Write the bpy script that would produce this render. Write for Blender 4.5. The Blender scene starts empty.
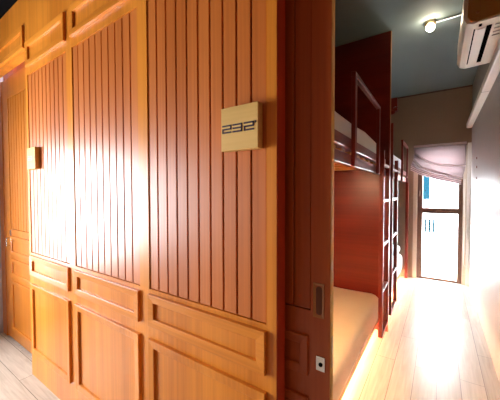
import bpy, bmesh, math, random
from mathutils import Vector, Matrix
random.seed(7)
scene = bpy.context.scene
COL = scene.collection

# ------------------------------------------------------------------ helpers
class MB:
    """collects shapes in world coordinates, then links them as ONE mesh object"""
    def __init__(self): self.bm = bmesh.new()
    def box(self, x0, x1, y0, y1, z0, z1, b=0.0, seg=1, rot=None):
        r = bmesh.ops.create_cube(self.bm, size=1.0)
        vs = r['verts']
        c = Vector(((x0+x1)/2, (y0+y1)/2, (z0+z1)/2))
        for v in vs:
            v.co = Vector((v.co.x*abs(x1-x0), v.co.y*abs(y1-y0), v.co.z*abs(z1-z0)))
            if rot: v.co = rot @ v.co
            v.co += c
        if b > 0:
            es = list({e for v in vs for e in v.link_edges})
            bmesh.ops.bevel(self.bm, geom=es, offset=b, segments=seg, profile=0.5, affect='EDGES', clamp_overlap=True)
        return self
    def cyl(self, p0, p1, r0, r1=None, n=20):
        p0 = Vector(p0); p1 = Vector(p1); r1 = r0 if r1 is None else r1
        d = p1-p0
        r = bmesh.ops.create_cone(self.bm, cap_ends=True, cap_tris=False, segments=n, radius1=r0, radius2=r1, depth=d.length)
        q = Vector((0, 0, 1)).rotation_difference(d.normalized())
        for v in r['verts']: v.co = q @ v.co + (p0+p1)/2
        return self
    def sphere(self, c, r, sz=1.0):
        k = bmesh.ops.create_uvsphere(self.bm, u_segments=20, v_segments=12, radius=r)
        for v in k['verts']: v.co = Vector((v.co.x, v.co.y, v.co.z*sz)) + Vector(c)
        return self
    def tube(self, pts, r, n=8):
        for a, b in zip(pts[:-1], pts[1:]): self.cyl(a, b, r, n=n)
        return self
    def prism(self, poly, fn, a, b, bev=0.0):
        """poly: 2D outline; fn(u, v, t) -> 3D; extruded from t=a to t=b"""
        A = [self.bm.verts.new(fn(u, v, a)) for u, v in poly]
        B = [self.bm.verts.new(fn(u, v, b)) for u, v in poly]
        n = len(poly)
        self.bm.faces.new(A); self.bm.faces.new(B[::-1])
        for i in range(n):
            self.bm.faces.new((A[i], B[i], B[(i+1) % n], A[(i+1) % n]))
        return self
    def ring(self, x0, x1, z0, z1, w, yf, yb, b=0.004):
        """mitred rectangular moulding lying in the XZ plane; front face at yf"""
        o = [(x0, z0), (x1, z0), (x1, z1), (x0, z1)]
        i = [(x0+w, z0+w), (x1-w, z0+w), (x1-w, z1-w), (x0+w, z1-w)]
        vof = [self.bm.verts.new((x, yf, z)) for x, z in o]
        vif = [self.bm.verts.new((x, yf+0.003, z)) for x, z in i]
        vob = [self.bm.verts.new((x, yb, z)) for x, z in o]
        vib = [self.bm.verts.new((x, yb, z)) for x, z in i]
        fs = []
        for k in range(4):
            m = (k+1) % 4
            self.bm.faces.new((vof[k], vof[m], vif[m], vif[k]))
            self.bm.faces.new((vob[k], vob[m], vof[m], vof[k]))
            self.bm.faces.new((vif[k], vif[m], vib[m], vib[k]))
            self.bm.faces.new((vib[k], vib[m], vob[m], vob[k]))
        es = [e for e in self.bm.edges if (e.verts[0] in vof and e.verts[1] in vof) or (e.verts[0] in vif and e.verts[1] in vif)]
        if b: bmesh.ops.bevel(self.bm, geom=es, offset=b, segments=2, profile=0.5, affect='EDGES')
        return self
    def build(self, name, mat, parent=None, smooth=False, origin=None):
        bm = self.bm
        bmesh.ops.recalc_face_normals(bm, faces=bm.faces[:])
        o = Vector((0, 0, 0))
        if parent is not None:
            p = parent
            while p is not None: o += p.location; p = p.parent
        elif origin is not None: o = Vector(origin)
        if o.length: bmesh.ops.translate(bm, vec=-o, verts=bm.verts[:])
        me = bpy.data.meshes.new(name); bm.to_mesh(me); bm.free()
        me.materials.append(mat)
        if smooth:
            for p in me.polygons: p.use_smooth = True
        ob = bpy.data.objects.new(name, me); COL.objects.link(ob)
        if parent is not None: ob.parent = parent
        elif origin is not None: ob.location = o
        return ob

def thing(name, loc, label, cat, group=None):
    o = bpy.data.objects.new(name, None); COL.objects.link(o)
    o.empty_display_size = 0.05; o.location = loc
    return tag(o, label, cat, group)
def tag(o, label, cat, group=None):
    o['label'] = label; o['category'] = cat
    if group: o['group'] = group
    return o
def struct(o, label=None, cat=None):
    o['kind'] = 'structure'
    if label: o['label'] = label
    if cat: o['category'] = cat
    return o

# ---------------------------------------------------------------- materials
def base_mat(name):
    m = bpy.data.materials.new(name); m.use_nodes = True
    nt = m.node_tree
    return m, nt, nt.nodes['Principled BSDF']
def plain(name, col, rough=0.5, metal=0.0, noise=0.0, scale=12, bump=0.0, coat=0.0, spec=0.5, trans=0.0, sheen=0.0):
    m, nt, b = base_mat(name)
    b.inputs['Base Color'].default_value = (*col, 1); b.inputs['Roughness'].default_value = rough
    b.inputs['Metallic'].default_value = metal; b.inputs['Coat Weight'].default_value = coat
    b.inputs['Specular IOR Level'].default_value = spec; b.inputs['Sheen Weight'].default_value = sheen
    if noise or bump:
        tc = nt.nodes.new('ShaderNodeTexCoord'); n = nt.nodes.new('ShaderNodeTexNoise')
        n.inputs['Scale'].default_value = scale; n.inputs['Detail'].default_value = 4
        nt.links.new(tc.outputs['Object'], n.inputs['Vector'])
        if noise:
            r = nt.nodes.new('ShaderNodeMix'); r.data_type = 'RGBA'
            r.inputs[6].default_value = (*[c*(1-noise) for c in col], 1)
            r.inputs[7].default_value = (*[min(1, c*(1+noise)) for c in col], 1)
            nt.links.new(n.outputs['Fac'], r.inputs[0]); nt.links.new(r.outputs[2], b.inputs['Base Color'])
        if bump:
            bp = nt.nodes.new('ShaderNodeBump'); bp.inputs['Strength'].default_value = bump; bp.inputs['Distance'].default_value = 0.01
            nt.links.new(n.outputs['Fac'], bp.inputs['Height']); nt.links.new(bp.outputs['Normal'], b.inputs['Normal'])
    return m
def wood(name, c1, c2, axis='Z', rough=0.35, coat=0.3, coat_r=0.25, spec=0.5, fine=90):
    m, nt, b = base_mat(name)
    tc = nt.nodes.new('ShaderNodeTexCoord'); mp = nt.nodes.new('ShaderNodeMapping')
    s = {'X': (1.2, fine, fine), 'Y': (fine, 1.2, fine), 'Z': (fine, fine, 1.2)}[axis]
    mp.inputs['Scale'].default_value = s
    n = nt.nodes.new('ShaderNodeTexNoise'); n.inputs['Scale'].default_value = 1.0; n.inputs['Detail'].default_value = 5; n.inputs['Distortion'].default_value = 0.3
    n2 = nt.nodes.new('ShaderNodeTexNoise'); n2.inputs['Scale'].default_value = 0.08; n2.inputs['Detail'].default_value = 2
    ad = nt.nodes.new('ShaderNodeMath'); ad.operation = 'MULTIPLY_ADD'; ad.inputs[1].default_value = 0.6
    rp = nt.nodes.new('ShaderNodeValToRGB')
    rp.color_ramp.elements[0].position = 0.45; rp.color_ramp.elements[0].color = (*c1, 1)
    rp.color_ramp.elements[1].position = 1.05; rp.color_ramp.elements[1].color = (*c2, 1)
    L = nt.links.new
    L(tc.outputs['Object'], mp.inputs['Vector']); L(mp.outputs['Vector'], n.inputs['Vector']); L(mp.outputs['Vector'], n2.inputs['Vector'])
    L(n.outputs['Fac'], ad.inputs[0]); L(n2.outputs['Fac'], ad.inputs[2]); L(ad.outputs[0], rp.inputs['Fac'])
    L(rp.outputs['Color'], b.inputs['Base Color'])
    bp = nt.nodes.new('ShaderNodeBump'); bp.inputs['Strength'].default_value = 0.06; bp.inputs['Distance'].default_value = 0.002
    L(n.outputs['Fac'], bp.inputs['Height']); L(bp.outputs['Normal'], b.inputs['Normal'])
    b.inputs['Roughness'].default_value = rough; b.inputs['Coat Weight'].default_value = coat; b.inputs['Coat Roughness'].default_value = coat_r
    b.inputs['Specular IOR Level'].default_value = spec
    return m
def planks(name, c1, c2, axis, rough=0.35):
    m, nt, b = base_mat(name); L = nt.links.new
    tc = nt.nodes.new('ShaderNodeTexCoord'); mp = nt.nodes.new('ShaderNodeMapping')
    if axis == 'Y': mp.inputs['Rotation'].default_value = (0, 0, math.pi/2)
    br = nt.nodes.new('ShaderNodeTexBrick')
    br.inputs['Scale'].default_value = 1.0; br.inputs['Brick Width'].default_value = 1.25; br.inputs['Row Height'].default_value = 0.14
    br.inputs['Mortar Size'].default_value = 0.002; br.inputs['Mortar Smooth'].default_value = 0.3
    br.offset = 0.37; br.inputs['Color1'].default_value = (0, 0, 0, 1); br.inputs['Color2'].default_value = (1, 1, 1, 1); br.inputs['Mortar'].default_value = (0.5, 0.5, 0.5, 1)
    L(tc.outputs['Object'], mp.inputs['Vector']); L(mp.outputs['Vector'], br.inputs['Vector'])
    m2 = nt.nodes.new('ShaderNodeMapping'); m2.inputs['Scale'].default_value = (2.0, 30, 1)
    L(mp.outputs['Vector'], m2.inputs['Vector'])
    n = nt.nodes.new('ShaderNodeTexNoise'); n.inputs['Scale'].default_value = 1.6; n.inputs['Detail'].default_value = 6; n.inputs['Distortion'].default_value = 0.8
    L(m2.outputs['Vector'], n.inputs['Vector'])
    ad = nt.nodes.new('ShaderNodeMath'); ad.operation = 'MULTIPLY_ADD'; ad.inputs[1].default_value = 0.28
    L(br.outputs['Color'], ad.inputs[0]); L(n.outputs['Fac'], ad.inputs[2])
    rp = nt.nodes.new('ShaderNodeValToRGB')
    rp.color_ramp.elements[0].position = 0.3; rp.color_ramp.elements[0].color = (*c1, 1)
    rp.color_ramp.elements[1].position = 0.95; rp.color_ramp.elements[1].color = (*c2, 1)
    L(ad.outputs[0], rp.inputs['Fac'])
    mx = nt.nodes.new('ShaderNodeMix'); mx.data_type = 'RGBA'; mx.inputs[7].default_value = (c1[0]*.35, c1[1]*.35, c1[2]*.35, 1)
    L(br.outputs['Fac'], mx.inputs[0]); L(rp.outputs['Color'], mx.inputs[6]); L(mx.outputs[2], b.inputs['Base Color'])
    b.inputs['Roughness'].default_value = rough
    return m
def emit(name, col, s):
    m, nt, b = base_mat(name)
    b.inputs['Base Color'].default_value = (*col, 1)
    b.inputs['Emission Color'].default_value = (*col, 1); b.inputs['Emission Strength'].default_value = s
    return m

OR1, OR2 = (0.50, 0.138, 0.010), (0.78, 0.275, 0.030)
M_ORV = wood('orange_wood_upright', OR1, OR2, 'Z', spec=0.25, coat=.2, coat_r=.3)
M_ORH = wood('orange_wood_level', OR1, OR2, 'X', spec=0.25, coat=.2, coat_r=.3)
M_PLK = wood('orange_wood_planks', (0.44, 0.108, 0.014), (0.66, 0.195, 0.034), 'Z', coat=0.5, coat_r=0.42, spec=0.2)
M_DOORL = wood('amber_door_wood', (0.40, 0.105, 0.006), (0.58, 0.19, 0.015), 'Z')
M_DOOR = wood('shaded_door_wood', (0.30, 0.05, 0.006), (0.46, 0.10, 0.012), 'Z', rough=0.4, coat=0.1)  # the orange wood again, its shade put into a darker, redder colour
M_RED = wood('mahogany_stained_wood', (0.16, 0.0095, 0.004), (0.25, 0.019, 0.008), 'X', rough=0.32, coat=0.2)
M_REDV = wood('mahogany_upright_wood', (0.15, 0.014, 0.008), (0.24, 0.030, 0.015), 'Z', rough=0.4, coat=0.12, coat_r=0.2, spec=.35)
M_REDY = wood('mahogany_rail_wood', (0.15, 0.014, 0.008), (0.24, 0.030, 0.015), 'Y', rough=0.35, coat=0.15, coat_r=0.2, spec=.4)
M_EDGE = wood('shaded_edge_wood', (0.40, 0.035, 0.008), (0.55, 0.06, 0.012), 'Z', rough=.5, coat=0)  # orange wood as it looks in shade
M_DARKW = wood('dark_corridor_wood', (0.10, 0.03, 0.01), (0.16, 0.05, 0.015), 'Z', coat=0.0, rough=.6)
M_SLAT = wood('pine_slat_wood', (0.55, 0.26, 0.07), (0.75, 0.42, 0.14), 'X', rough=0.5, coat=0)
M_BASE = wood('oak_base_wood', (0.36, 0.14, 0.03), (0.5, 0.22, 0.06), 'Y', rough=0.4)
M_PLATE = wood('pale_plate_wood', (0.56, 0.33, 0.08), (0.78, 0.50, 0.16), 'X', rough=0.6, coat=0, spec=.2, fine=40)
M_PLATED = wood('red_plate_side_wood', (0.30, 0.07, 0.015), (0.42, 0.12, 0.03), 'Z', rough=0.5, coat=0)
M_INK = plain('burnt_digits', (0.03, 0.008, 0.02), 0.6)
M_INKF = plain('grey_digits', (0.45, 0.42, 0.36), 0.6)
M_FLOOR = planks('grey_oak_planks', (0.34, 0.29, 0.245), (0.60, 0.545, 0.48), 'Y', 0.3)
M_FLOORC = planks('grey_oak_corridor_planks', (0.33, 0.27, 0.20), (0.58, 0.51, 0.42), 'X', 0.4)
M_WALLR = plain('satin_beige_paint', (0.34, 0.32, 0.30), 0.45, noise=0.05, scale=6, bump=0.05, spec=0.4)
M_WALLB = plain('taupe_paint', (0.34, 0.24, 0.17), 0.75, noise=0.04, scale=4)
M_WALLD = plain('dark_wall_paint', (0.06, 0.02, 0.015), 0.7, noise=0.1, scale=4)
M_WALLG = plain('blue_grey_paint', (0.45, 0.47, 0.55), 0.6, noise=0.04, scale=4)
M_WALLC = plain('corridor_paint', (0.5, 0.42, 0.34), 0.7, noise=0.04, scale=4)
M_CEIL = plain('teal_grey_paint', (0.14, 0.19, 0.205), 0.8, noise=0.05, scale=3)
M_CEILC = plain('black_paint', (0.003, 0.003, 0.0035), 0.9, spec=0.05)
M_WHITE = plain('white_plastic', (0.80, 0.76, 0.68), 0.35)
M_ACEND = plain('tan_end_cap', (0.50, 0.25, 0.06), 0.45)
M_BLACK = plain('black_slot', (0.004, 0.004, 0.004), 0.9, spec=0.0)
M_GREYM = plain('grey_marks', (0.4, 0.37, 0.33), 0.5)
M_CHROME = plain('chrome', (0.75, 0.75, 0.75), 0.2, metal=1.0)
M_BRASS = plain('aged_brass', (0.45, 0.34, 0.2), 0.35, metal=1.0)
M_SHEET = plain('tan_sheet', (0.76, 0.53, 0.32), 0.85, noise=0.05, scale=4, bump=0.8, sheen=0.3)
M_LINEN = plain('white_linen', (0.75, 0.68, 0.60), 0.85, noise=0.03, scale=5, bump=0.3, sheen=0.3)
M_LINENB = plain('bright_white_linen', (0.85, 0.84, 0.86), 0.85, bump=0.3, scale=5)
M_BLIND = plain('mauve_fabric', (0.27, 0.20, 0.20), 0.8, noise=0.06, scale=9, bump=0.1, sheen=0.4)
M_HEM = plain('pale_pink_hem', (0.72, 0.58, 0.56), 0.7)
M_FRAME = wood('dark_window_wood', (0.10, 0.045, 0.030), (0.17, 0.085, 0.05), 'Z', rough=0.35, coat=0.3)
for mm, cc in ((M_BLIND, (.5, .40, .42)), (M_HEM, (.9, .78, .76))):
    t_ = mm.node_tree; tl = t_.nodes.new('ShaderNodeBsdfTranslucent'); tl.inputs['Color'].default_value = (*cc, 1)
    mx_ = t_.nodes.new('ShaderNodeMixShader'); mx_.inputs[0].default_value = .12 if mm is M_BLIND else .5
    t_.links.new(t_.nodes['Principled BSDF'].outputs[0], mx_.inputs[1]); t_.links.new(tl.outputs[0], mx_.inputs[2])
    t_.links.new(mx_.outputs[0], t_.nodes['Material Output'].inputs['Surface'])
M_REVEAL = plain('cream_reveal', (0.62, 0.54, 0.44), 0.6)
M_CORD = plain('white_cord', (0.8, 0.78, 0.75), 0.5)
M_BULB = emit('warm_bulb', (1.0, 0.80, 0.55), 40.0)
M_LED = emit('warm_led', (1.0, 0.66, 0.36), 80.0)
M_BFILL = emit('bunk_fill_glow', (1.0, 0.72, 0.40), 480.0)
M_CFILL = emit('fill_lamp_glow', (1.0, 0.82, 0.6), 8.0)
M_BLDG = plain('pale_render', (0.82, 0.80, 0.78), 0.9, noise=0.03)
M_TEAL = plain('teal_shutter', (0.002, 0.012, 0.018), 0.9, spec=0.0)
M_GROUND = plain('pale_paving', (0.7, 0.69, 0.67), 0.9, noise=0.05)
M_RAILING = plain('grey_railing', (0.08, 0.085, 0.10), 0.6)
m, nt, b = base_mat('window_glass')
tr = nt.nodes.new('ShaderNodeBsdfTransparent'); gl = nt.nodes.new('ShaderNodeBsdfGlossy'); gl.inputs['Roughness'].default_value = 0.02
mxs = nt.nodes.new('ShaderNodeMixShader'); mxs.inputs[0].default_value = 0.05
nt.links.new(tr.outputs[0], mxs.inputs[1]); nt.links.new(gl.outputs[0], mxs.inputs[2])
nt.links.new(mxs.outputs[0], nt.nodes['Material Output'].inputs['Surface'])
M_GLASS = m

# ------------------------------------------------------------------ setting
FY = 0.783            # face of the panelled wall
XL, XR = -3.50, 0.37  # end of the corridor, right wall
YB = 5.116            # window wall
ZC, ZK = 2.89, 2.80   # room and corridor ceilings

struct(MB().box(-3.6, XR+.12, 0.86, YB+.2, -0.1, 0).build('floor', M_FLOOR))
struct(MB().box(-3.6, XR+.12, -1.4, 0.86, -0.1, 0).build('floor', M_FLOORC))
struct(MB().box(-1.5, XR+.12, 0.838, YB+.2, ZC, ZC+.1).build('ceiling', M_CEIL))
struct(MB().box(-3.6, XR+.12, -1.4, FY+.02, ZK, ZK+.1).build('ceiling', M_CEILC))
struct(MB().box(XR, XR+.12, 0.9, YB+.2, 0, ZC).build('wall_right', M_WALLR))
struct(MB().box(XR, XR+.12, -1.4, 0.9, 0, ZC).build('wall_right', M_DARKW))
struct(MB().box(-1.52, -1.42, 0.95, YB+.2, 0, ZC).build('wall_left', M_WALLD))
struct(MB().box(-3.6, XR+.12, -1.5, -1.4, 0, ZC).build('wall_rear', M_DARKW))
# end wall of the corridor with a daylight window in it
w = MB()
EY0, EY1, EZ0, EZ1 = -1.10, 0.24, 0.50, 1.86
w.box(XL-.1, XL, -1.4, EY0, 0, ZC).box(XL-.1, XL, EY1, 1.0, 0, ZC)
w.box(XL-.1, XL, EY0, EY1, 0, EZ0).box(XL-.1, XL, EY0, EY1, EZ1, ZC)
struct(w.build('wall_end', M_WALLG))
w = MB()
for a, b_ in ((EY0, EY0+.05), (EY1-.05, EY1), (-.35, -.30)): w.box(XL-.08, XL-.02, a, b_, EZ0, EZ1)
w.box(XL-.08, XL-.02, EY0, EY1, EZ0, EZ0+.05).box(XL-.08, XL-.02, EY0, EY1, EZ1-.05, EZ1)
win2 = struct(w.build('window_2', M_FRAME))
MB().box(XL-.055, XL-.05, EY0+.05, EY1-.05, EZ0+.05, EZ1-.05).build('window_pane', M_GLASS, win2)

# panelled wall (front) -----------------------------------------------------
FX0, FX1 = -2.512, -0.43
BAYS = [(-2.480, -1.868), (-1.795, -1.157), (-1.088, -0.468)]
BZ0, BZ1 = 0.922, 2.212
w = MB()
w.box(FX0, FX1, FY+.022, FY+.055, 0, ZC+.05)                      # backing
xs = [FX0] + [v for bay in BAYS for v in bay] + [FX1]
w2 = MB()
for a, b_ in ((xs[0], xs[1]), (xs[2], xs[3]), (xs[4], xs[5]), (xs[6], xs[7])):
    w.box(a, b_, FY, FY+.03, 0, ZC+.05, 0.0)
for a, b_ in BAYS:
    w.box(a, b_, FY+.0005, FY+.03, 0, BZ0, 0.0)
    w.box(a, b_, FY+.0005, FY+.03, BZ1, ZC+.05, 0.0)
w.box(XL, FX0, FY, FY+.055, 2.392, ZC+.05)                       # over the far door
wall_front = struct(w.build('wall_front', M_ORV))
MB().box(FX1, FX1+.002, FY+.001, FY+.055, 0, 2.45).build('edge_shading', M_EDGE, wall_front)  # wall's end face, shade put into a dark red strip
MB().box(FX1, XR, FY, FY+.055, 2.40, ZC+.05).build('door_head', M_ORH, wall_front)
MB().box(XL, -0.47, 0.915, 0.95, 0, ZC).build('inner_lining', M_DOOR, wall_front)
for a, b_ in BAYS:
    m_ = MB(); n = 10; p = (b_-a)/n
    for k in range(n):
        m_.box(a+k*p+.0032, a+(k+1)*p-.0032, FY+.005, FY+.022, BZ0+.002, BZ1-.002, 0.002)
    m_.build('beadboard_panel', M_PLK, wall_front)
RW, RF = 0.037, FY-.015
for i, (a, b_) in enumerate(BAYS):
    MB().ring(a+.004, b_+.002, 0.757, 0.903, RW, RF, FY, .0025).build('panel_moulding', M_ORH, wall_front)
    MB().ring(a+.004, b_+.002, 0.185, 0.698, RW, RF, FY, .0025).build('panel_moulding', M_ORV, wall_front)
    MB().ring(a+.004, b_+.002, 2.268, 2.436, RW, RF, FY, .0025).build('panel_moulding', M_ORH, wall_front)
MB().ring(XL+.06, FX0-.005, 2.415, 2.575, RW, RF, FY, .0025).build('panel_moulding', M_ORH, wall_front)

# far sliding door ------------------------------------------------------------
w = MB()
DX0, DX1, DY = -3.40, -2.45, 0.872
w.box(DX0, DX1, DY+.018, DY+.035, 0.012, 2.39)
w.box(DX0, DX0+.16, DY, DY+.02, 0.012, 2.39, .002)
w.box(DX0+.16, DX1, DY, DY+.02, 2.21, 2.39, .002)
w.box(DX0+.16, DX1, DY, DY+.02, 0.012, 1.03, .002)
d1 = struct(w.build('door_1', M_DOORL))
m_ = MB(); p = 0.062
for k in range(13):
    m_.box(DX0+.16+k*p+.003, min(DX0+.16+(k+1)*p-.003, DX1), DY+.004, DY+.018, 1.032, 2.208, .002)
m_.build('beadboard_panel', M_DOORL, d1)
for z0, z1 in ((.80, .97), (.60, .765), (.10, .565)):
    MB().ring(DX0+.17, DX1+.03, z0, z1, .035, DY-.012, DY).build('panel_moulding', M_DOORL, d1)
MB().box(-3.255, -3.225, DY-.004, DY+.002, .86, 1.02, .002).tube([(-3.24, DY-.004, .95), (-3.24, DY-.03, .95), (-3.24, DY-.03, .88), (-3.24, DY-.004, .88)], .006).build('door_handle', M_CHROME, d1)
struct(MB().box(XL, DX0+.012, DY-.006, DY+.03, 0, 2.392, .003).build('trim_1', M_DOORL))

# near sliding door, half open ----------------------------------------------
w = MB()
SX0, SX1, SY = -1.30, -0.281, 0.860
PX = -0.345
w.box(SX0, SX1, SY+.012, SY+.030, 0.012, 2.42)
w.box(PX, SX1, SY, SY+.014, 0.012, 2.42)
w.box(SX0, PX, SY, SY+.014, 0.012, 0.972)
w.box(SX0, PX, SY, SY+.014, 2.28, 2.42)
d2 = struct(w.build('door_2', M_DOOR))
m_ = MB(); p = 0.062
for k in range(15):
    m_.box(PX-(k+1)*p+.0025, PX-k*p-.0025, SY+.004, SY+.012, 0.974, 2.278, .002)
m_.build('beadboard_panel', M_DOOR, d2)
for z0, z1 in ((.755, .888), (.20, .682)):
    MB().ring(SX0+.1, PX-.006, z0, z1, .033, SY-.010, SY).build('panel_moulding', M_DOOR, d2)
# end face of the door, light from the room put into its pale colour
MB().box(SX1, SX1+.002, SY+.002, SY+.028, .012, 2.42).build('edge_shading', M_PLATE, d2)
# recessed pull
pull = MB().ring(-.336, -.299, .955, 1.068, .009, SY-.003, SY, .001).build('pull_plate', M_BASE, d2)
pp = [(0.010*math.cos(t), 0.036*(1 if math.sin(t) >= 0 else -1)+0.010*math.sin(t)) for t in [i*math.pi/8 for i in range(16)]]
MB().prism(pp, lambda u, v, t: (-.3165+u, t, 1.011+v), SY-.0015, SY+.001).build('pull_recess', M_DARKW, pull)
lk = MB().box(-.325, -.295, SY-.004, SY+.001, .784, .832, .001).build('lock_plate', M_CHROME, d2)
MB().cyl((-.309, SY-.006, .806), (-.309, SY-.002, .806), .0065).build('keyhole', M_BLACK, lk)
MB().box(SX1+.0015, SX1+.004, SY+.006, SY+.024, .80, .90, .0005).build('strike_plate', M_BRASS, d2)

# room window wall -----------------------------------------------------------
WX0, WX1, WZ0, WZ1 = -0.345, 0.305, 0.015, 2.04
w = MB()
w.box(-1.52, WX0, YB, YB+.14, 0, ZC).box(WX1, XR, YB, YB+.14, 0, ZC).box(WX0, WX1, YB, YB+.14, WZ1, ZC)
struct(w.build('wall_back', M_WALLB))
w = MB()
w.box(WX0, WX0+.055, YB-.01, YB+.14, 0, WZ1).box(WX1-.02, WX1+.018, YB-.01, YB+.14, 0, WZ1)
struct(w.build('trim_1', M_REVEAL))
struct(MB().box(WX1+.02, XR, YB-.025, YB, 0, 2.07, .003).build('trim_2', M_CORD))
struct(MB().box(-1.42, XR, YB-.006, YB, ZC-.02, ZC).build('trim_3', M_FRAME))
w = MB()
wx0, wx1 = WX0+.055, WX1-.02
w.box(wx0, wx0+.07, YB+.03, YB+.10, .0, WZ1, .004).box(wx1-.055, wx1, YB+.03, YB+.10, .0, WZ1, .004)
w.box(wx0+.06, wx1-.05, YB+.03, YB+.10, 1.03, 1.115, .004)
w.box(wx0+.06, wx1-.05, YB+.03, YB+.10, WZ1-.07, WZ1, .004).box(wx0+.06, wx1-.05, YB+.03, YB+.10, 0, .03, .002)
w1 = struct(w.build('window_1', M_FRAME))
MB().box(wx0+.07, wx1-.055, YB+.06, YB+.066, .03, 1.03).build('window_pane', M_GLASS, w1)
MB().box(wx0+.07, wx1-.055, YB+.06, YB+.066, 1.115, WZ1-.07).build('window_pane', M_GLASS, w1)
MB().box(wx0+.02, wx0+.04, YB+.02, YB+.03, 1.28, 1.40, .002).tube([(wx0+.03, YB+.025, 1.38), (wx0+.03, YB-.01, 1.38), (wx0+.03, YB-.01, 1.30)], .006).build('window_handle', M_FRAME, w1)

# ------------------------------------------------------------------- bunks
def soft_box(x0, x1, y0, y1, z0, z1, r, amp, seed, nz=(3, 3, 2)):
    """a mattress: rounded box with a lightly uneven top"""
    mb = MB()
    nx, ny, nzz = 12, 26, 4
    rnd = random.Random(seed)
    ph = [rnd.uniform(0, 6.28) for _ in range(6)]
    bm = mb.bm
    r_ = bmesh.ops.create_cube(bm, size=1.0)
    bmesh.ops.subdivide_edges(bm, edges=bm.edges[:], cuts=15, use_grid_fill=True)
    cx, cy, cz = (x0+x1)/2, (y0+y1)/2, (z0+z1)/2
    hx, hy, hz = (x1-x0)/2, (y1-y0)/2, (z1-z0)/2
    for v in bm.verts:
        # spread points then round the corners
        p = Vector((v.co.x*2*hx, v.co.y*2*hy, v.co.z*2*hz))
        q = Vector((max(-hx+r, min(hx-r, p.x)), max(-hy+r, min(hy-r, p.y)), max(-hz+r, min(hz-r, p.z))))
        # push edge loops towards the rim
        for k, h in ((0, hx), (1, hy), (2, hz)):
            t = p[k]/h
            s = math.copysign(abs(t)**0.6, t)
            p[k] = s*h
        q = Vector((max(-hx+r, min(hx-r, p.x)), max(-hy+r, min(hy-r, p.y)), max(-hz+r, min(hz-r, p.z))))
        dlt = p-q
        if dlt.length > 1e-6: p = q + dlt.normalized()*r*min(1, max(abs(dlt.x), abs(dlt.y), abs(dlt.z))/r)
        if p.z > 0:
            p.z += amp*(math.sin(p.x*9+ph[0]+p.y*2.2)*.5+math.sin(p.y*5+ph[1]+p.x*3)*.5+.4*math.sin(p.y*13+ph[2]))*min(1, p.z/hz)
        p.x += amp*.8*math.sin(p.y*6+ph[3])*(1 if p.x > 0 else 0)*abs(p.x/hx)
        v.co = p+Vector((cx, cy, cz))
    return mb

BX0 = -1.41      # wall side of the bunks
FRX = -0.433     # guard rail plane
def bunk(y0, y1, guard, ladder, panel_near, panel_far, label):
    b = thing('bunk_bed', ((BX0+FRX)/2, (y0+y1)/2, 0), label, 'bunk bed', 'wooden bunk beds along the aisle')
    # lower berth: plinth, base and board
    MB().box(BX0, -0.62, y0+.03, y1-.03, 0, .07).build('plinth', M_REDY, b)
    MB().box(BX0, -0.50, y0+.02, y1-.02, .07, .125).build('base', M_BASE, b)
    MB().box(-0.505, -0.487, y0+.02, y1-.02, .068, .126, .003).build('front_board', M_BASE, b)
    MB().box(-0.619, -0.605, y0+.06, y1-.06, .035, .055).build('light_strip', M_LED, b)
    # upper berth
    MB().box(FRX-.03, FRX, y0+.02, y1-.02, 1.518, 1.58, .003).build('side_rail', M_REDY, b)
    MB().box(FRX-.03, FRX, y0+.02, y1-.02, 1.612, 1.675, .003).build('side_rail', M_REDY, b)
    MB().box(BX0, BX0+.03, y0+.02, y1-.02, 1.518, 1.675, .003).build('side_rail', M_REDY, b)
    n = 11
    for k in range(n):
        yy = y0+.10+(y1-y0-.2)*k/(n-1)
        MB().box(BX0+.028, FRX-.028, yy-.04, yy+.04, 1.585, 1.612, .003).build('slat', M_SLAT, b)
    MB().box(BX0+.03, FRX-.03, y0+.02, y1-.02, 1.612, 1.648).build('deck_board', M_REDY, b)
    # unseen light added under the upper berth to brighten the lower bunk
    if panel_near:
        MB().box(-1.0, -.80, y0+.14, y0+.22, 1.545, 1.58, .004).build('bunk_fill_light', M_WHITE, b)
        MB().box(-.98, -.82, y0+.15, y0+.21, 1.541, 1.546).build('bunk_fill_diffuser', M_BFILL, b)
    # end panels
    if panel_near: MB().box(BX0, -0.45, y0-.01, y0+.02, 0, panel_near, .002).build('end_panel', M_RED, b)
    if panel_far:
        MB().box(BX0, -0.402, y1-.02, y1+.012, 0, panel_far, .002).build('end_panel', M_RED, b)
        MB().box(-0.402, -0.397, y1-.02, y1+.012, 0, panel_far, .001).build('edge_strip', M_BASE if panel_far > 2 else M_REDV, b)
    else:
        MB().box(-.445, -.405, y1-.05, y1+.01, 0, 1.518, .002).build('corner_post', M_REDV, b)
        MB().box(BX0, BX0+.05, y1-.05, y1+.01, 0, 1.518, .002).build('corner_post', M_REDV, b)
    # guard rail
    g0, g1 = guard
    g = MB().box(FRX-.004, FRX+.024, g0, g1, 2.034, 2.062, .003).build('guard_rail', M_REDY, b)
    for yy, wd in ((g0, .05), (g1-.05, .05)):
        MB().box(FRX, FRX+.022, yy, yy+wd, 1.512, 2.036, .003).build('guard_post', M_REDV, b)
    # ladder hung on the side rail
    l0, l1, ztop0, ztop1 = ladder
    ld = MB().box(-.43, -.395, l0, l0+.028, .09, ztop0, .002).build('ladder', M_REDV, b)
    MB().box(-.43, -.395, l1-.028, l1, .09, ztop1, .002).build('ladder_stile', M_REDV, ld)
    for z in (.10, .49, .895, 1.285, 1.60):
        MB().box(-.43, -.398, l0+.02, l1-.02, z-.012, z+.012, .002).build('rung', M_REDY, ld)
    return b
bunk(1.00, 2.985, (1.69, 2.52), (2.62, 2.965, 1.72, 2.06), 2.6, ZC-.004,
     'nearer dark red wooden bunk bed, just inside the sliding door')
bunk(3.02, 5.06, (4.24, 4.99), (3.16, 3.60, 2.06, 1.72), None, 0,
     'farther dark red wooden bunk bed, beside the window wall')

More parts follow.
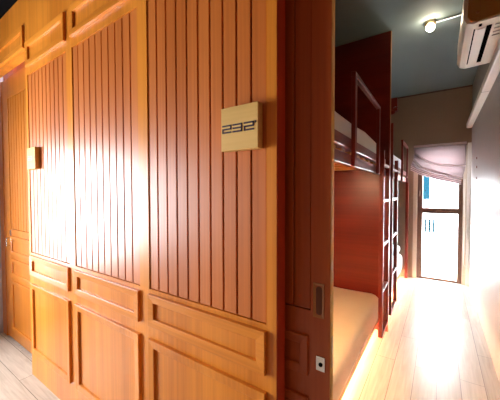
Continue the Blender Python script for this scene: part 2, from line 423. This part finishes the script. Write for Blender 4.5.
o = soft_box(BX0+.01, -.462, 1.03, 2.955, .127, .37, .075, .008, 3).build('mattress', M_SHEET, None, True, ((BX0-.46)/2, 2, .127))
tag(o, 'lower mattress in tan sheet just beyond the open sliding door', 'mattress', 'bunk mattresses')
o = soft_box(BX0+.04, -.468, 1.04, 2.945, 1.65, 1.83, .06, .008, 5).build('mattress', M_LINEN, None, True, ((BX0-.46)/2, 2, 1.65))
tag(o, 'upper white mattress behind the nearer guard rail of the bunks', 'mattress', 'bunk mattresses')
o = soft_box(BX0+.01, -.470, 3.06, 5.0, .127, .40, .075, .008, 8).build('mattress', M_LINENB, None, True, ((BX0-.46)/2, 4, .127))
tag(o, 'bright white lower mattress beyond the ladders near the window', 'mattress', 'bunk mattresses')
o = soft_box(BX0+.04, -.468, 3.07, 5.04, 1.65, 1.85, .06, .008, 9).build('mattress', M_LINENB, None, True, ((BX0-.46)/2, 4, 1.65))
tag(o, 'upper white mattress behind the farther guard rail, nearest the window', 'mattress', 'bunk mattresses')
o = soft_box(-1.05, -.50, 4.58, 4.98, .412, .53, .055, .004, 11).build('pillow', M_LINENB, None, True, (-.78, 4.8, .40))
tag(o, 'white pillow on the lower bunk mattress near the window', 'pillow')

# ------------------------------------------------------------------- things
def sevenseg(mb, x, z, wd, h, segs, y0, y1, t=.0052):
    hh = h/2
    if 'a' in segs: mb.box(x, x+wd, y0, y1, z+h-t, z+h)
    if 'g' in segs: mb.box(x, x+wd, y0, y1, z+hh-t/2, z+hh+t/2)
    if 'd' in segs: mb.box(x, x+wd, y0, y1, z, z+t)
    if 'b' in segs: mb.box(x+wd-t, x+wd, y0, y1, z+hh, z+h)
    if 'c' in segs: mb.box(x+wd-t, x+wd, y0, y1, z, z+hh)
    if 'e' in segs: mb.box(x, x+t, y0, y1, z, z+hh)
    if 'f' in segs: mb.box(x, x+t, y0, y1, z+hh, z+h)
pl = thing('number_plate', (-.559, .782, 1.578), 'square pale wooden plate numbered 232 on the panelled wall', 'sign', 'room number plates')
MB().box(-.635, -.482, .755, .784, 1.503, 1.651, .0015).build('plate_block', M_PLATE, pl)
for x, s in ((-.629, 'abged'), (-.584, 'abgcd'), (-.537, 'abged')):
    m_ = MB(); sevenseg(m_, x, 1.563, .040, .028, s, .7535, .7555); m_.build('digit', M_INK, pl)
MB().prism([(0, -.005), (.008, 0), (0, .005)], lambda u, v, t: (-.494+u, t, 1.588+v), .7535, .7555).build('arrow_mark', M_INK, pl)
pl = thing('number_plate', (-2.365, .782, 1.60), 'small pale wooden plate at far left end of the panelled wall', 'sign', 'room number plates')
MB().box(-2.438, -2.293, .757, .784, 1.526, 1.676, .0015).build('plate_block', M_PLATE, pl)
for x, s in ((-2.415, 'abged'), (-2.375, 'abgcd'), (-2.335, 'bc')):
    m_ = MB(); sevenseg(m_, x, 1.588, .032, .028, s, .7555, .7575, .003); m_.build('digit', M_INKF, pl)

# air conditioner on the right wall
AY0, AY1 = 2.24, 3.02
ac = thing('air_conditioner', (XR, (AY0+AY1)/2, 2.55), 'white wall air conditioner with tan end high on the right wall', 'air conditioner')
prof = [(.335, 2.42), (.16, 2.41), (.125, 2.425), (.108, 2.46), (.112, 2.62), (.13, 2.68), (.17, 2.71), (.335, 2.71)]
MB().prism(prof, lambda u, v, t: (u, t, v), AY0+.012, AY1).build('body', M_WHITE, ac)
prof2 = [(.335, 2.428), (.175, 2.416), (.145, 2.43), (.13, 2.46), (.135, 2.615), (.15, 2.67), (.18, 2.70), (.335, 2.70)]
MB().prism(prof2, lambda u, v, t: (u, t, v), AY0, AY0+.013).build('end_cap', M_ACEND, ac)
MB().box(.333, XR, AY0+.05, AY1-.05, 2.45, 2.69).build('mount_plate', M_ACEND, ac)
MB().box(.185, .225, AY0+.10, AY1-.10, 2.405, 2.413).build('louver', M_WHITE, ac)
MB().box(.232, .258, AY0+.09, AY1-.10, 2.407, 2.4165).build('outlet_slot', M_BLACK, ac)
MB().box(.168, .175, AY0+.09, AY1-.10, 2.4065, 2.413).build('intake_slot', M_BLACK, ac)
MB().box(.19, .205, AY0+.04, AY0+.065, 2.4075, 2.4125).build('sensor', M_BLACK, ac)
for k in range(4): MB().box(.275, .315, AY0+.10+k*.05, AY0+.106+k*.05, 2.412, 2.4185).build('label_line', M_GREYM, ac)
MB().box(.19, .192, AY0-.002, AY0+.001, 2.43, 2.69).cyl((.18, AY0-.004, 2.47), (.18, AY0+.001, 2.47), .008).build('cap_seam', M_BASE, ac)

tk = MB().box(.305, XR, 1.0, YB-.01, 2.28, 2.352, .008, 2).build('cable_trunking', M_WHITE, None, origin=(.34, 3, 2.28))
tag(tk, 'long white cable trunking along the right wall below the air conditioner', 'trunking')
MB().box(.303, XR-.001, 3.35, 3.355, 2.278, 2.354).build('joint', M_GREYM, tk)

lp = thing('ceiling_lamp', (-.09, 3.02, ZC), 'small lit spotlight on the teal ceiling with chrome arm', 'lamp')
MB().cyl((-.09, 3.02, ZC-.03), (-.09, 3.02, ZC), .045, .045).build('lamp_base', M_BRASS, lp, True)
MB().cyl((-.05, 3.02, ZC-.012), (.20, 3.02, ZC-.012), .009).cyl((.20, 3.02, ZC-.012), (.36, 3.02, ZC-.012), .009).build('lamp_arm', M_CHROME, lp)
MB().sphere((-.088, 2.995, ZC-.062), .034).build('bulb', M_BULB, lp, True)

rb = thing('wall_box', (-.66, YB, 2.68), 'dark red box high on the window wall beside the bunk partition', 'box')
MB().box(-.78, -.575, YB-.10, YB-.001, 2.66, ZC-.022, .006).build('housing', M_RED, rb)
MB().sphere((-.66, YB-.06, 2.655), .055, .8).build('lower_cap', plain('red_plastic', (.25, .02, .015), .3), rb, True)
MB().tube([(-.60+.03*math.cos(t), YB-.108, 2.70+.02*math.sin(t)) for t in [i*math.pi/6 for i in range(7)]], .005).build('hook', M_CHROME, rb)

for z, y in ((1.774, 4.37), (1.664, 4.36), (1.529, 4.34)):
    nm = {1.774: 'topmost', 1.664: 'middle', 1.529: 'lowest'}[z]
    o = MB().cyl((XR, y, z), (XR-.006, y, z), .014).build('wall_plug', plain('rust_plug', (.2, .05, .02), .6), None, origin=(XR, y, z))
    tag(o, '%s of three small rust brown plugs on the right wall near the window' % nm, 'wall plug', 'wall plugs near the window')

# roman blind hanging askew ---------------------------------------------------
bl = thing('roman_blind', (-.1, YB-.03, 2.08), 'mauve roman blind pulled up askew over the window', 'blind')
MB().box(-.345, .312, YB-.045, YB-.002, 2.052, 2.085, .004).build('head_rail', M_HEM, bl)
def lerp(a, b_, t): return a+(b_-a)*t
def strip(top, bot, y_top, y_bot, bulge, seed):
    """fabric between two edge curves; each edge: list of (x, z)"""
    mb = MB(); n, k = 28, 9
    rnd = random.Random(seed); ph = rnd.uniform(0, 6)
    def samp(c, t):
        t *= (len(c)-1); i = min(int(t), len(c)-2); f = t-i
        f2 = f*f*(3-2*f)
        return (lerp(c[i][0], c[i+1][0], f), lerp(c[i][1], c[i+1][1], lerp(f, f2, .5)))
    G = []
    for i in range(n+1):
        u = i/n; a = samp(top, u); c = samp(bot, u); row = []
        for j in range(k+1):
            v = j/k
            y = lerp(y_top, y_bot, v) - bulge*math.sin(math.pi*v) - .006*math.sin(u*9+ph)*math.sin(math.pi*v)
            row.append(mb.bm.verts.new((lerp(a[0], c[0], v), y, lerp(a[1], c[1], v))))
        G.append(row)
    for i in range(n):
        for j in range(k): mb.bm.faces.new((G[i][j], G[i+1][j], G[i+1][j+1], G[i][j+1]))
    ext = bmesh.ops.solidify(mb.bm, geom=mb.bm.faces[:], thickness=.004)
    return mb
c0 = [(-.34, 2.06), (-.02, 2.06), (.305, 2.06)]
c1 = [(-.33, 1.955), (-.16, 1.822), (-.0, 1.766), (.305, 1.735)]
c2t = [(-.33, 1.96), (-.16, 1.827), (-.0, 1.771), (.305, 1.74)]
c2 = [(-.345, 1.86), (-.24, 1.735), (.0, 1.645), (.265, 1.55)]
strip(c0, c1, YB-.03, YB-.06, .01, 1).build('fabric_panel', M_BLIND, bl, True)
strip(c2t, c2, YB-.075, YB-.10, .02, 2).build('fabric_panel', M_BLIND, bl, True)
c2u = [(x+.005, z+.012) for x, z in c2]
strip(c2u, [(-.372, 1.785), (-.25, 1.715), (-.04, 1.632), (.255, 1.552)], YB-.095, YB-.105, .015, 4).build('fabric_panel', M_BLIND, bl, True)
MB().tube([(x, YB-.118, z) for x, z in c2], .006).build('hem_rod', M_HEM, bl)
prev = [(-.372, 1.785), (-.25, 1.715), (-.04, 1.632), (.255, 1.552)]
for k in range(3):
    nxt = [(x-.002, z-.027) for x, z in prev]
    strip(prev, nxt, YB-.105-.004*k, YB-.115-.004*k, .018, 5+k).build('folded_pleat', M_BLIND, bl, True)
    MB().tube([(x, YB-.128-.004*k, z) for x, z in nxt], .0055).build('hem_rod', M_HEM, bl)
    prev = nxt
MB().tube([(x, YB-.082, z) for x, z in c1], .0075).build('hem_rod', M_HEM, bl)
pts = [(.300, YB-.04, 1.55), (.300, YB-.04, .33)] + [(.325-.025*math.cos(a), YB-.04, .33-.05*math.sin(a)) for a in [i*math.pi/6 for i in range(1, 6)]] + [(.35, YB-.04, .33), (.35, YB-.04, 2.04), ]
MB().tube(pts, .003, 6).build('pull_cord', M_CORD, bl)

# ---------------------------------------------------------------- outside
struct(MB().box(-6, 6, YB+.2, 16, -2.6, -2.5).build('ground', M_GROUND))
struct(MB().box(-1.6, 1.6, YB+.14, YB+1.1, -.14, -.02).build('balcony_floor', M_GROUND))
rl = thing('balcony_railing', (0, YB+1.05, 0), 'faint grey railing outside the window', 'railing')
MB().box(-1.5, 1.5, YB+1.03, YB+1.06, .86, .89).build('handrail', M_GROUND, rl)
for k in range(9):
    x = -1.45+k*.36
    MB().box(x-.008, x+.008, YB+1.035, YB+1.055, -.02, .86).build('baluster', M_RAILING, rl)
bd = thing('building', (0, 12, -2.5), 'pale building across the street outside the window', 'building')
MB().box(-9, 9, 12, 14, -2.5, 15).build('wall', M_BLDG, bd)
MB().box(-.62, -.30, 11.94, 12.0, 1.1, 2.6, .01).build('shutter', M_TEAL, bd)
MB().box(.02, .05, 11.95, 12.0, .2, 2.6).build('drainpipe', M_RAILING, bd)
for k in range(3): MB().box(-.45+k*.13, -.38+k*.13, 11.96, 12.0, -.1, .45, .005).build('louvre_window', M_TEAL, bd)
MB().box(-1.2, 1.4, 11.5, 12, -1.1, -1.0).build('ledge', M_BLDG, bd)

# ------------------------------------------------------------------- light
wd = bpy.data.worlds.new('sky'); scene.world = wd; wd.use_nodes = True
bg = wd.node_tree.nodes['Background']; bg.inputs['Color'].default_value = (0.86, 0.93, 1.0, 1); bg.inputs['Strength'].default_value = 16.0
def area(name, loc, rot, sx, sy, power, col, portal=False):
    l = bpy.data.lights.new(name, 'AREA'); l.shape = 'RECTANGLE'; l.size = sx; l.size_y = sy; l.energy = power; l.color = col
    if portal: l.cycles.is_portal = True
    o = bpy.data.objects.new(name, l); COL.objects.link(o); o.location = loc; o.rotation_euler = rot
    return o
area('window_daylight', (-.02, YB+.16, 1.0), (math.radians(-90), 0, 0), .56, 1.95, 10, (1, 1, 1), True)
area('end_window_daylight', (XL-.12, (EY0+EY1)/2, (EZ0+EZ1)/2), (0, math.radians(-90), 0), EZ1-EZ0, EY1-EY0, 10, (1, 1, 1), True)
# lamps added out of view in the corridor for warm fill
for i, (x, y) in enumerate(((-2.0, -1.15), (-.7, -1.15))):
    t = thing('fill_lamp', (x, y, ZK), '%s added fill lamp on the black corridor ceiling, out of view' % ('left' if i == 0 else 'right'), 'fill_lamp', 'added corridor fill lamps')
    MB().cyl((x, y, ZK-.012), (x, y, ZK), .06).build('housing', M_WHITE, t)
    MB().cyl((x, y, ZK-.016), (x, y, ZK-.011), .045).build('diffuser', M_CFILL, t)
    l = bpy.data.lights.new('fill_lamp_beam', 'SPOT'); l.energy = 10; l.color = (1, .80, .56); l.spot_size = math.radians(130); l.spot_blend = .8; l.shadow_soft_size = .05
    o = bpy.data.objects.new('fill_lamp_beam', l); COL.objects.link(o); o.location = (x, y, ZK-.03)

# ------------------------------------------------------------------ camera
cam = bpy.data.cameras.new('camera'); co = bpy.data.objects.new('camera', cam); COL.objects.link(co)
yaw, pit, rol = (math.radians(v) for v in (34.21, 1.548, -0.103))
F = Vector((-math.sin(yaw)*math.cos(pit), math.cos(yaw)*math.cos(pit), -math.sin(pit)))
R = Vector((math.cos(yaw), math.sin(yaw), 0)); U = R.cross(F)
R2 = R*math.cos(rol)+U*math.sin(rol); U2 = U*math.cos(rol)-R*math.sin(rol)
Mx = Matrix((R2, U2, -F)).transposed().to_4x4(); Mx.translation = Vector((0, 0, 1.36))
co.matrix_world = Mx
cam.sensor_width = 36; cam.sensor_fit = 'HORIZONTAL'; cam.lens = 278.9/500*36; cam.clip_start = 0.02
scene.camera = co
scene.view_settings.view_transform = 'Standard'; scene.view_settings.look = 'None'
scene.view_settings.gamma = 1; scene.view_settings.exposure = 1.5
scene.cycles.max_bounces = 10; scene.cycles.diffuse_bounces = 6
